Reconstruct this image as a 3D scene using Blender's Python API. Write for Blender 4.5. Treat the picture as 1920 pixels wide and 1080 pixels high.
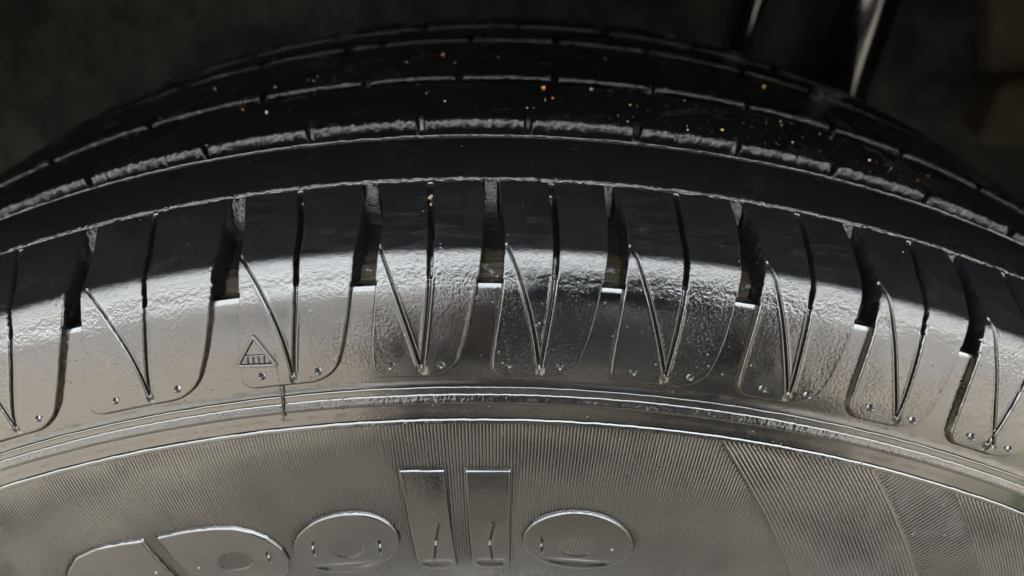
import bpy, bmesh, math, random
import numpy as np
from mathutils import Vector, Matrix
rng = np.random.RandomState(7); random.seed(7)
sc = bpy.context.scene
for o in list(bpy.data.objects): bpy.data.objects.remove(o)
R_ = math.radians
GZ = -0.3085                      # ground level; the wheel centre is the origin

# ---------------------------------------------------------------- camera
cam = bpy.data.cameras.new("camera"); co = bpy.data.objects.new("camera", cam)
sc.collection.objects.link(co); sc.camera = co
cx, cy, cz, pit, yaw, roll, foc = 0.012744918, -0.218172104, 0.363803668, 0.532412472, -0.012367082, -0.017925321, 1.509806963
F = Vector((math.sin(yaw)*math.cos(pit), math.cos(yaw)*math.cos(pit), -math.sin(pit)))
Rt = F.cross(Vector((0, 0, 1))).normalized(); U = Rt.cross(F)
Rr = math.cos(roll)*Rt + math.sin(roll)*U; UU = -math.sin(roll)*Rt + math.cos(roll)*U
m = Matrix((Rr, UU, -F)).transposed().to_4x4(); m.translation = (cx, cy, cz)
co.matrix_world = m
cam.sensor_width = 36; cam.lens = foc*1000/1920*36
cam.clip_start = 0.005; cam.clip_end = 300
cam.dof.use_dof = True; cam.dof.focus_distance = 0.155; cam.dof.aperture_fstop = 13

# ---------------------------------------------------------------- world, sun, exposure
SUN_EL, SUN_AZ = R_(52), R_(20)   # the sun stands behind the car, high and veiled
w = bpy.data.worlds.new("World"); sc.world = w; w.use_nodes = True
nt = w.node_tree; bg = nt.nodes["Background"]
sky = nt.nodes.new("ShaderNodeTexSky"); sky.sky_type = 'NISHITA'; sky.sun_disc = False
sky.sun_elevation = SUN_EL; sky.sun_rotation = SUN_AZ; sky.dust_density = 10.0; sky.air_density = 3.0; sky.ozone_density = 1.0
veil = nt.nodes.new("ShaderNodeHueSaturation"); veil.inputs['Saturation'].default_value = .28   # thin even cloud takes the blue out
nt.links.new(sky.outputs[0], veil.inputs['Color']); nt.links.new(veil.outputs[0], bg.inputs[0]); bg.inputs[1].default_value = 0.15
sl = bpy.data.lights.new("sun", 'SUN'); so = bpy.data.objects.new("sun", sl); sc.collection.objects.link(so)
sl.energy = 1.0; sl.angle = R_(14); sl.color = (1, .985, .96)
sd = Vector((math.sin(SUN_AZ)*math.cos(SUN_EL), math.cos(SUN_AZ)*math.cos(SUN_EL), math.sin(SUN_EL)))
so.rotation_euler = sd.to_track_quat('Z', 'Y').to_euler()
sc.view_settings.view_transform = 'Standard'; sc.view_settings.look = 'None'
sc.view_settings.exposure = 5.4; sc.view_settings.gamma = 1; sc.view_settings.use_curve_mapping = False

# ---------------------------------------------------------------- helpers
def link(o, parent=None):
    sc.collection.objects.link(o)
    if parent is not None:
        o.parent = parent; o.matrix_parent_inverse = PINV[parent.name]
    return o
PINV = {}
def thing(name, label, cat, loc, group=None):
    o = bpy.data.objects.new(name, None); sc.collection.objects.link(o); o.location = loc
    o.empty_display_size = .05
    PINV[o.name] = Matrix.Translation(Vector(loc)).inverted()
    o['label'] = label; o['category'] = cat
    if group: o['group'] = group
    return o
def tag(o, label=None, cat=None, group=None, kind=None):
    if label: o['label'] = label
    if cat: o['category'] = cat
    if group: o['group'] = group
    if kind: o['kind'] = kind
    return o
def mesh_np(name, V, Q, mat, parent=None, smooth=True, uv=None, col=None, tri=False):
    """mesh from numpy verts and quads (or tris)"""
    k = 3 if tri else 4
    me = bpy.data.meshes.new(name)
    V = np.asarray(V, np.float32); Q = np.asarray(Q, np.int32)
    me.vertices.add(len(V)); me.vertices.foreach_set("co", V.ravel())
    me.loops.add(Q.size); me.loops.foreach_set("vertex_index", Q.ravel())
    me.polygons.add(len(Q)); me.polygons.foreach_set("loop_start", np.arange(0, Q.size, k, dtype=np.int32))
    me.polygons.foreach_set("use_smooth", np.full(len(Q), smooth))
    if uv is not None:
        l = me.uv_layers.new(name="uv"); l.data.foreach_set("uv", np.asarray(uv, np.float32)[Q.ravel()].ravel())
    if col is not None:
        a = me.attributes.new("dirt_shade", 'FLOAT', 'POINT'); a.data.foreach_set("value", np.asarray(col, np.float32))
    me.update(calc_edges=True); me.validate()
    me.materials.append(mat)
    return link(bpy.data.objects.new(name, me), parent)
def bm_obj(name, bm, mat, parent=None, smooth=False):
    bmesh.ops.recalc_face_normals(bm, faces=bm.faces)
    me = bpy.data.meshes.new(name); bm.to_mesh(me); bm.free(); me.materials.append(mat)
    for p in me.polygons: p.use_smooth = smooth
    return link(bpy.data.objects.new(name, me), parent)
def add_box(bm, c, s, rot=None, bevel=0):
    r = bmesh.ops.create_cube(bm, size=1); vs = r['verts']
    M = Matrix.Translation(c) @ (rot.to_4x4() if rot else Matrix.Identity(4)) @ Matrix.Diagonal((*s, 1))
    bmesh.ops.transform(bm, matrix=M, verts=vs)
    if bevel:
        es = list({e for v in vs for e in v.link_edges})
        bmesh.ops.bevel(bm, geom=es, offset=bevel, segments=3, affect='EDGES', profile=.5)
def add_tube(bm, pts, rad, n=20):
    pts = [Vector(p) for p in pts]; rings = []
    for i, p in enumerate(pts):
        d = (pts[min(i+1, len(pts)-1)]-pts[max(i-1, 0)]).normalized()
        a = d.orthogonal().normalized() if i == 0 else (rings_a - d*rings_a.dot(d)).normalized()
        rings_a = a; b = d.cross(a); r = rad[i] if isinstance(rad, (list, tuple)) else rad
        rings.append([bm.verts.new(p+r*(math.cos(2*math.pi*k/n)*a+math.sin(2*math.pi*k/n)*b)) for k in range(n)])
    for i in range(len(rings)-1):
        for k in range(n): bm.faces.new((rings[i][k], rings[i][(k+1) % n], rings[i+1][(k+1) % n], rings[i+1][k]))
    bm.faces.new(rings[0][::-1]); bm.faces.new(rings[-1])

# ---------------------------------------------------------------- materials
def mat(name): 
    m = bpy.data.materials.new(name); m.use_nodes = True
    return m, m.node_tree, m.node_tree.nodes["Principled BSDF"]
def N(nt, t, **k):
    n = nt.nodes.new(t)
    for a, b in k.items(): setattr(n, a, b)
    return n
def L(nt, a, b): nt.links.new(a, b)
def math_(nt, op, a, b=None, clamp=False):
    n = N(nt, "ShaderNodeMath", operation=op, use_clamp=clamp)
    for i, x in enumerate((a, b)):
        if x is None: continue
        if isinstance(x, (int, float)): n.inputs[i].default_value = x
        else: L(nt, x, n.inputs[i])
    return n.outputs[0]
def noise(nt, vec, scale, detail=2, rough=.5, dist=0):
    n = N(nt, "ShaderNodeTexNoise"); L(nt, vec, n.inputs['Vector'])
    n.inputs['Scale'].default_value = scale; n.inputs['Detail'].default_value = detail
    n.inputs['Roughness'].default_value = rough; n.inputs['Distortion'].default_value = dist
    return n.outputs['Fac']
def ramp(nt, f, a, b, c=0., d=1.):
    n = N(nt, "ShaderNodeMapRange"); L(nt, f, n.inputs[0]); n.interpolation_type = 'SMOOTHSTEP'
    for i, x in enumerate((a, b, c, d)): n.inputs[i+1].default_value = x
    return n.outputs[0]
def simple(name, col, rough, scale=30, amp=.25, bump=0, bscale=200, metallic=0, spec=.5):
    m, nt, p = mat(name); tc = N(nt, "ShaderNodeTexCoord").outputs['Object']
    f = noise(nt, tc, scale, 5, .6)
    mx = N(nt, "ShaderNodeMix", data_type='RGBA'); L(nt, ramp(nt, f, .3, .7), mx.inputs[0])
    mx.inputs[6].default_value = (*[c*(1-amp) for c in col], 1); mx.inputs[7].default_value = (*[c*(1+amp) for c in col], 1)
    L(nt, mx.outputs[2], p.inputs['Base Color']); p.inputs['Roughness'].default_value = rough
    p.inputs['Metallic'].default_value = metallic; p.inputs['Specular IOR Level'].default_value = spec
    if bump:
        b = N(nt, "ShaderNodeBump"); b.inputs['Distance'].default_value = bump
        L(nt, noise(nt, tc, bscale, 4, .6), b.inputs['Height']); L(nt, b.outputs[0], p.inputs['Normal'])
    return m

# wet rubber. uv = (arc length, profile length) in millimetres, so the finishes follow the tyre
def rubber(name, ripple=1.0, wall=False, dull=.11, dustc=(.020, .021, .023, 1)):
    m, nt, p = mat(name)
    uv = N(nt, "ShaderNodeUVMap", uv_map="uv").outputs[0]
    sep = N(nt, "ShaderNodeSeparateXYZ"); L(nt, uv, sep.inputs[0]); X, T = sep.outputs[0], sep.outputs[1]
    attr = N(nt, "ShaderNodeAttribute", attribute_name="dirt_shade").outputs['Fac']
    dirt_shade = math_(nt, 'MULTIPLY', attr, 0.0 if wall else 1.0)
    jag = math_(nt, 'MULTIPLY', math_(nt, 'SUBTRACT', noise(nt, uv, 1.6, 3, .6), .5), 1.3)
    jT = math_(nt, 'ADD', T, jag)
    scrub = ramp(nt, jT, 92.0, 92.7, 1, 0)            # worn, scrubbed shoulder above, moulded skin below
    # scuff lines round the tyre
    mp = N(nt, "ShaderNodeMapping"); mp.inputs['Scale'].default_value = (.09, 1.6, 1); mp.inputs['Rotation'].default_value = (0, 0, .05); L(nt, uv, mp.inputs[0])
    sc1 = noise(nt, mp.outputs[0], 1.5, 5, .7, .8)
    mp2 = N(nt, "ShaderNodeMapping"); mp2.inputs['Scale'].default_value = (.25, .6, 1); mp2.inputs['Rotation'].default_value = (0, 0, -.3); L(nt, uv, mp2.inputs[0])
    sc2 = noise(nt, mp2.outputs[0], .8, 5, .7, 1.5)
    # base colour
    dust = math_(nt, 'MULTIPLY', ramp(nt, math_(nt, 'ADD', math_(nt, 'MULTIPLY', sc1, .6), math_(nt, 'MULTIPLY', sc2, .5)), .52, .78), scrub)
    dust = math_(nt, 'ADD', math_(nt, 'MULTIPLY', dust, .42), math_(nt, 'MULTIPLY', scrub, .03))
    mx = N(nt, "ShaderNodeMix", data_type='RGBA'); L(nt, dust, mx.inputs[0])
    mx.inputs[6].default_value = (.0014, .0015, .0017, 1); mx.inputs[7].default_value = dustc
    dn = math_(nt, 'MULTIPLY', dirt_shade, ramp(nt, noise(nt, uv, .35, 4, .6), .30, .70), True)
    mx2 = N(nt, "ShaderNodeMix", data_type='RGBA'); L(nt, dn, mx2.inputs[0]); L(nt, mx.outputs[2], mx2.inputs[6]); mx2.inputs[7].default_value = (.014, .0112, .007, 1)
    # wind-blown silt dried in the film
    silt = math_(nt, 'MULTIPLY', ramp(nt, noise(nt, uv, .045, 5, .65, .5), .42, .75), ramp(nt, T, 96, 130, 0, .04))
    mx3 = N(nt, "ShaderNodeMix", data_type='RGBA'); L(nt, silt, mx3.inputs[0]); L(nt, mx2.outputs[2], mx3.inputs[6]); mx3.inputs[7].default_value = (.10, .085, .06, 1)
    L(nt, mx3.outputs[2], p.inputs['Base Color'])
    # roughness
    patch = noise(nt, uv, .06, 4, .6, .6)
    r0 = math_(nt, 'ADD', ramp(nt, patch, .35, .7, .06, .15), ramp(nt, T, 112, 150, 0, .08))
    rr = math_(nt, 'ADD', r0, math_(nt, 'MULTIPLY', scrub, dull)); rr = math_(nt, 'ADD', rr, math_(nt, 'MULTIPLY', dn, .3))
    L(nt, rr, p.inputs['Roughness'])
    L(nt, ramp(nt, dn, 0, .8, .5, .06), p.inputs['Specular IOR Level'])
    p.inputs['IOR'].default_value = 1.55
    # relief
    rippled = ramp(nt, noise(nt, uv, .05, 2, .5), .40, .62, .25, 1)
    o1 = noise(nt, uv, 1.55, 2, .5, .4)               # leathery film about 1 mm
    o2 = noise(nt, uv, 4.2, 2, .6)
    vo = N(nt, "ShaderNodeTexVoronoi"); vo.inputs['Scale'].default_value = .62; vo.inputs['Randomness'].default_value = 1; L(nt, uv, vo.inputs['Vector'])
    drop = ramp(nt, vo.outputs['Distance'], 0.05, .17, 1, 0)
    dm = ramp(nt, noise(nt, uv, .35, 3, .6), .52, .60)
    drop = math_(nt, 'MULTIPLY', drop, dm)
    near = ramp(nt, T, 93, 122, 1, .35)
    edge = ramp(nt, T, 90.0, 92.0, 0, 1)
    edge2 = ramp(nt, T, 92.5, 97, 1, 0)
    calm = ramp(nt, jT, 90.5, 92.5, .12, 1)                # the scrubbed shoulder holds no rippled film
    o1 = math_(nt, 'MULTIPLY', o1, calm); o2 = math_(nt, 'MULTIPLY', o2, ramp(nt, jT, 89.5, 91.5, .3, 1))
    h = math_(nt, 'MULTIPLY', math_(nt, 'MULTIPLY', o1, rippled), math_(nt, 'MULTIPLY', near, .12*ripple))
    h = math_(nt, 'ADD', h, math_(nt, 'MULTIPLY', o2, math_(nt, 'MULTIPLY', near, .022*ripple)))
    h = math_(nt, 'ADD', h, math_(nt, 'MULTIPLY', math_(nt, 'MULTIPLY', o2, edge2), math_(nt, 'MULTIPLY', edge, .075)))
    o3 = noise(nt, uv, 2.6, 3, .65)
    h = math_(nt, 'ADD', h, math_(nt, 'MULTIPLY', math_(nt, 'MULTIPLY', o3, ramp(nt, T, 93.5, 97.5, 1, 0)), math_(nt, 'MULTIPLY', ramp(nt, T, 89.8, 91.0, 0, 1), .075)))
    mp3 = N(nt, "ShaderNodeMapping"); mp3.inputs['Scale'].default_value = (.5, 4.5, 1); mp3.inputs['Rotation'].default_value = (0, 0, .12); L(nt, uv, mp3.inputs[0])
    h = math_(nt, 'ADD', h, math_(nt, 'MULTIPLY', math_(nt, 'MULTIPLY', noise(nt, mp3.outputs[0], 1.2, 3, .7, .4), scrub), .012))
    h = math_(nt, 'ADD', h, math_(nt, 'MULTIPLY', drop, .10))
    h = math_(nt, 'ADD', h, math_(nt, 'MULTIPLY', noise(nt, uv, 5.5, 2, .6), .010))
    h = math_(nt, 'ADD', h, math_(nt, 'MULTIPLY', math_(nt, 'MULTIPLY', sc2, scrub), .010))
    if wall:
        h = math_(nt, 'ADD', h, math_(nt, 'MULTIPLY', noise(nt, N(nt, "ShaderNodeTexCoord").outputs['Object'], 1300, 4, .75), math_(nt, 'MULTIPLY', attr, .26)))
    b = N(nt, "ShaderNodeBump"); b.inputs['Distance'].default_value = .001; b.inputs['Strength'].default_value = 1
    L(nt, h, b.inputs['Height']); L(nt, b.outputs[0], p.inputs['Normal'])
    return m
M_rub = rubber("wet rubber"); M_rib = rubber("wet tread rubber", 1, True, .14, (.006, .006, .0065, 1))
M_side = rubber("wet sidewall rubber", .55)

# ---------------------------------------------------------------- tyre profile (axial offset a, radius r), outer surface
CP = np.array([(-.092,.2965),(-.0890,.2990),(-.0800,.3010),(-.0700,.3030),(-.0600,.3052),(-.0448,.3070),(-.018,.3078),(0,.3079),(.0156,.3076),(.0300,.3069),(.0446,.3059),(.0602,.3048),(.0689,.3027),(.080,.3000),(.0878,.29775),(.0901,.2968),(.0911,.2960),(.0920,.29475),(.0932,.29275),(.0949,.2895),(.0968,.284),(.0984,.278),(.0993,.2735),(.1003,.2690),(.1012,.2640),(.1022,.255),(.1028,.246),(.1026,.236),(.1008,.224),(.0960,.210),(.088,.203)])
def make_profile(P):
    out = []
    for i in range(len(P)-1):
        p0 = P[max(i-1, 0)]; p1 = P[i]; p2 = P[i+1]; p3 = P[min(i+2, len(P)-1)]
        t01 = np.linalg.norm(p1-p0)**.5 or 1e-4; t12 = np.linalg.norm(p2-p1)**.5; t23 = np.linalg.norm(p3-p2)**.5 or 1e-4
        m1 = (p2-p1)+t12*((p1-p0)/t01-(p2-p0)/(t01+t12)) if i > 0 else (p2-p1)
        m2 = (p2-p1)+t12*((p3-p2)/t23-(p3-p1)/(t12+t23)) if i < len(P)-2 else (p2-p1)
        for u in np.linspace(0, 1, 20, endpoint=False):
            out.append((2*p1-2*p2+m1+m2)*u**3+(-3*p1+3*p2-2*m1-m2)*u*u+m1*u+p1)
    out.append(P[-1]); out = np.array(out)
    d = np.gradient(out, axis=0); n = np.stack([-d[:, 1], d[:, 0]], 1)/np.linalg.norm(d, axis=1)[:, None]
    s = np.r_[0, np.cumsum(np.linalg.norm(np.diff(out, axis=0), axis=1))]
    s -= s[np.argmin(abs(out[:, 0]))]
    return s*1000, out, n
S, PR, NR = make_profile(CP)
_s = np.linspace(S[0], S[-1], 4000); _n = np.stack([np.interp(_s, S, NR[:, i]) for i in (0, 1)], 1); _w = int(7/(_s[1]-_s[0]))
_k = np.hanning(2*_w+1); _k /= _k.sum()
_n = np.stack([np.convolve(np.pad(_n[:, i], _w, mode='edge'), _k, 'valid') for i in (0, 1)], 1); _n /= np.linalg.norm(_n, axis=1)[:, None]
NRS = np.stack([np.interp(S, _s, _n[:, i]) for i in (0, 1)], 1)      # gentle normals, so that deep cuts do not fold at the shoulder bend
def surf(phi, t, h=0.):
    """phi deg, t mm along profile, h mm outwards -> xyz"""
    phi = np.radians(phi)
    a = np.interp(t, S, PR[:, 0])+h*.001*np.interp(t, S, NRS[:, 0]); r = np.interp(t, S, PR[:, 1])+h*.001*np.interp(t, S, NRS[:, 1])
    return np.stack([r*np.sin(phi), -a, r*np.cos(phi)], -1)
def rad(t): return np.interp(t, S, PR[:, 1])*1000
def frame(phi, t):
    e = 1e-3; p = surf(phi, t); a = surf(phi+e, t)-surf(phi-e, t); b = surf(phi, t+e)-surf(phi, t-e)
    a /= np.linalg.norm(a); b /= np.linalg.norm(b); return Vector(p), Vector(a), Vector(b), Vector(np.cross(b, a)*-1 if False else np.cross(a, b)*-1)
def sstep(x, a, b):
    x = np.clip((x-a)/(b-a), 0, 1); return x*x*(3-2*x)
# smooth value noise on a lattice
class VN:
    def __init__(s, seed, n=256): s.g = np.random.RandomState(seed).rand(n, n); s.n = n
    def __call__(s, x, y):
        xi = np.floor(x).astype(int); yi = np.floor(y).astype(int); fx = x-xi; fy = y-yi
        fx = fx*fx*(3-2*fx); fy = fy*fy*(3-2*fy); n = s.n; g = s.g
        return (g[xi % n, yi % n]*(1-fx)+g[(xi+1) % n, yi % n]*fx)*(1-fy)+(g[xi % n, (yi+1) % n]*(1-fx)+g[(xi+1) % n, (yi+1) % n]*fx)*fy
vn = VN(3); vn2 = VN(11)
def grid(name, phis, ts, hf, material, parent, keep=None, dirt_shade=None, warp=None):
    """height field patch on the tyre; hf(P,T)->h mm ; keep mask of verts; shift moves T sideways"""
    P, T = np.meshgrid(phis, ts, indexing='ij')
    if warp is not None: P = warp(P, T)
    h = hf(P, T)
    V = surf(P, T, h).reshape(-1, 3)
    uv = np.stack([P*np.pi/180*300, T], -1).reshape(-1, 2)
    n, k = P.shape; idx = np.arange(n*k).reshape(n, k)
    Q = np.stack([idx[:-1, :-1], idx[1:, :-1], idx[1:, 1:], idx[:-1, 1:]], -1)[..., ::-1]
    if keep is not None:
        K = keep(P, T); kq = K[:-1, :-1] | K[1:, :-1] | K[1:, 1:] | K[:-1, 1:]; Q = Q[kq]
    Q = Q.reshape(-1, 4)
    D = dirt_shade(P, T).reshape(-1) if dirt_shade is not None else np.zeros(n*k)
    used = np.unique(Q); re = np.full(n*k, -1); re[used] = np.arange(len(used))
    return mesh_np(name, V[used], re[Q], material, parent, uv=uv[used], col=D[used])

tyre = thing("tyre", "wet black car tyre seen close from its side, tread rising into the dark wheel arch", "tyre", (0, 0, GZ))

# ---- pitches: block edges measured on the sidewall, sipe position
EDGE_T = [72, 80, 88, 98, 105.5, 112.6, 117]
# right edge of block i (left side of the channel that follows) and left edge of the next block
CH_L = [[-14.5,-14.2,-14.1,-14.3,-15.0,-15.8,-16.3],[-8.5,-8.4,-8.3,-8.55,-9.0,-9.7,-10.3],[-3.4,-3.2,-3.2,-3.4,-3.8,-4.2,-4.7],[1.1,1.2,1.25,1.05,.75,.4,.05],[5.55,5.65,5.65,5.45,5.25,4.9,4.5],[10.4,10.5,10.4,10.3,10.2,9.85,9.4],[14.9,15.0,14.95,14.8,14.7,14.4,14.0],[19.4,19.5,19.3,19.1,19.1,18.9,18.5]]
CH_R = [[-14.0,-13.6,-13.5,-13.65,-14.2,-14.6,-14.7],[-8.0,-7.7,-7.5,-7.6,-8.0,-8.2,-8.25],[-2.9,-2.6,-2.5,-2.7,-2.95,-3.1,-3.1],[1.6,1.75,1.85,1.8,1.6,1.4,1.3],[5.9,6.15,6.2,6.1,6.0,5.9,5.85],[10.9,11.05,11.1,11.0,10.9,10.9,10.9],[15.4,15.5,15.5,15.45,15.4,15.5,15.55],[19.9,19.9,19.85,19.7,19.8,20.0,20.05]]
SIP = [-16.5,-11.1,-5.45,-.75,3.7,8.3,13.0,17.4]
SIPX = [[-17.3,-16.9,-16.5,-16.5,-17.1,-17.8,-17.9],[-11.5,-11.2,-11.0,-11.1,-11.45,-11.85,-11.9],[-5.8,-5.5,-5.4,-5.45,-5.7,-6.05,-6.1],[-.9,-.75,-.7,-.7,-.85,-1.15,-1.2],[3.6,3.7,3.7,3.7,3.55,3.35,3.3],[8.3,8.3,8.3,8.3,8.3,8.1,8.1],[13.0,13.1,12.95,13.0,13.0,13.1,13.1],[17.7,17.6,17.4,17.4,17.6,17.6,17.6]]
ARM = [None,[(-13.2,91.0),(-12.6,97),(-12.1,104.2),(-11.9,113.4)],[(-7.45,89.2),(-6.6,98.4),(-6.3,104.5),(-6.1,113.4)],[(-2.45,89.8),(-1.9,100.3),(-1.5,106.3),(-1.2,113.4)],[(1.95,90.0),(2.7,100.3),(3.0,105.2),(3.3,113.4)],[(6.25,88.3),(7.0,98.9),(7.6,104.6),(8.1,113.3)],[(11.25,88.6),(11.9,98.7),(12.5,105.3),(13.0,113.4)],[(15.55,87.5),(16.2,97.3),(16.9,105),(17.55,112.6)]]
ARM[0] = [(-19.0,91.0),(-18.5,97),(-18.1,104.2),(-17.85,113.4)]
pitches = []                                            # (left edge, right edge, sipe, arm) as lists over EDGE_T
tpl = dict(l=np.array(CH_R[4])-SIP[5]+.1, r=np.array(CH_L[5])-SIP[5], s=np.array(SIPX[5])-SIP[5], a=[(p-SIP[5], t) for p, t in ARM[5]])
tplL = dict(l=np.array(CH_R[0])-SIP[1], r=np.array(CH_L[1])-SIP[1], s=np.array(SIPX[1])-SIP[1], a=[(p-SIP[1], t) for p, t in ARM[1]])
for i in range(8):
    l = np.array(CH_R[i-1]) if i else tplL['l']+SIP[0]+.3
    pitches.append((l, np.array(CH_L[i]), np.array(SIPX[i]), ARM[i]))
def gen(c, tp, k=1.): return (tp['l']*k+c, tp['r']*k+c, tp['s']*k+c, [(p*k+c, t) for p, t in tp['a']])
# the block right of the last measured channel, then on round the wheel
first_free = 22.2
x = 19.85
extraR = []
l9 = np.array(CH_R[7]); c9 = 22.0
extraR.append((l9, tpl['r']+c9, tpl['s']+c9, [(20.0,89.3),(20.7,99.7),(21.4,106),(22.0,112.5)]))
c = c9
while c < 33:
    c += 4.75; extraR.append(gen(c, tpl))
extraL = []; c = SIP[0]
while c > -31:
    c -= 5.2; extraL.append(gen(c, tplL))
fine = extraL[::-1]+pitches+extraR
phi_lo = float(fine[0][0].min()); phi_hi = float(fine[-1][1].max())
span = 360-(phi_hi-phi_lo); ncoarse = round(span/4.9); step = span/ncoarse
channels = []
for a_, b_ in zip(fine[:-1], fine[1:]): channels.append((a_[1], b_[0]))

_pf = {}
def ei(T, v):
    k_ = tuple(np.round(v, 4))
    if k_ not in _pf: _pf[k_] = np.polyfit(np.array(EDGE_T)-95., v, 4)
    return np.polyval(_pf[k_], np.clip(T, 71, 118)-95.)
DEEP = 5.6; SH = 1.28
def floor_depth(T, P):
    n = (vn(P*3.2, T*1.3)-.5)*.25
    d = SH+(DEEP-SH)*(1-sstep(T, 96.4, 97.8))
    d = np.maximum(d, SH)
    d = np.where((T > 97.2) & (T < 99.0), np.maximum(d, SH+.30*((99.0-T)/1.8)**2), d)
    d = np.where(T < 96, d+n*.6, d)
    d = np.where(T > 116.6, SH-sstep(T, 116.6, 117.4)*.15, d)
    return d
# ---- carcass: everything the tread stands on, with its sidewall
def near_channel(P):
    return P
ts = np.concatenate([np.arange(S[0]+.01, 70, 2.0), np.arange(70, 89, .5), np.arange(89, 101, .17), np.arange(101, 126, .35), [125.3, 125.6, 125.9], np.arange(126.4, S[-1], 1.5), [S[-1]-.01]])
ts = np.unique(np.round(ts, 3))
def carcass_h(P, T):
    d = floor_depth(T, P)
    h = -d
    h = np.where(T > 125.0, -.8-.35*sstep(T, 125.0, 125.6), h)
    h += (vn2(P*.9, T*.12)-.5)*.07*sstep(T, 98, 105)           # slight unevenness of the moulding
    h += .22*np.exp(-((T-116.9)/.5)**2)*0
    return h
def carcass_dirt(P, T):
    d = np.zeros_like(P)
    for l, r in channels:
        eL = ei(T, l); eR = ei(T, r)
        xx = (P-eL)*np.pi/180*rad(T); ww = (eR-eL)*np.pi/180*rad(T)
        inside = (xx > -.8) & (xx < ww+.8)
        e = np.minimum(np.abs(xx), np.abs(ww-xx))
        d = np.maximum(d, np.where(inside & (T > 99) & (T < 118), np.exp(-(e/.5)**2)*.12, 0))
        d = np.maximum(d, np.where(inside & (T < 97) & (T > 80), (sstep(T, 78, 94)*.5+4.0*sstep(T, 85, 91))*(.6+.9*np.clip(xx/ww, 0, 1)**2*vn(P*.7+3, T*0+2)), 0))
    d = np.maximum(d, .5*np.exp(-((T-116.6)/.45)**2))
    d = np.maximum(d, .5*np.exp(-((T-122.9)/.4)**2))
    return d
grid("sidewall", np.arange(-34, 36.01, .07), ts, carcass_h, M_side, tyre, dirt_shade=carcass_dirt)
grid("sidewall_lower_half", np.linspace(36.0, 326.0, 200), np.unique(np.r_[np.arange(S[0]+.01, 125, 3.0), np.arange(125, S[-1], 6), S[-1]-.01]), lambda P, T: carcass_h(P*0, T), M_side, tyre).name = "sidewall"

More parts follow.
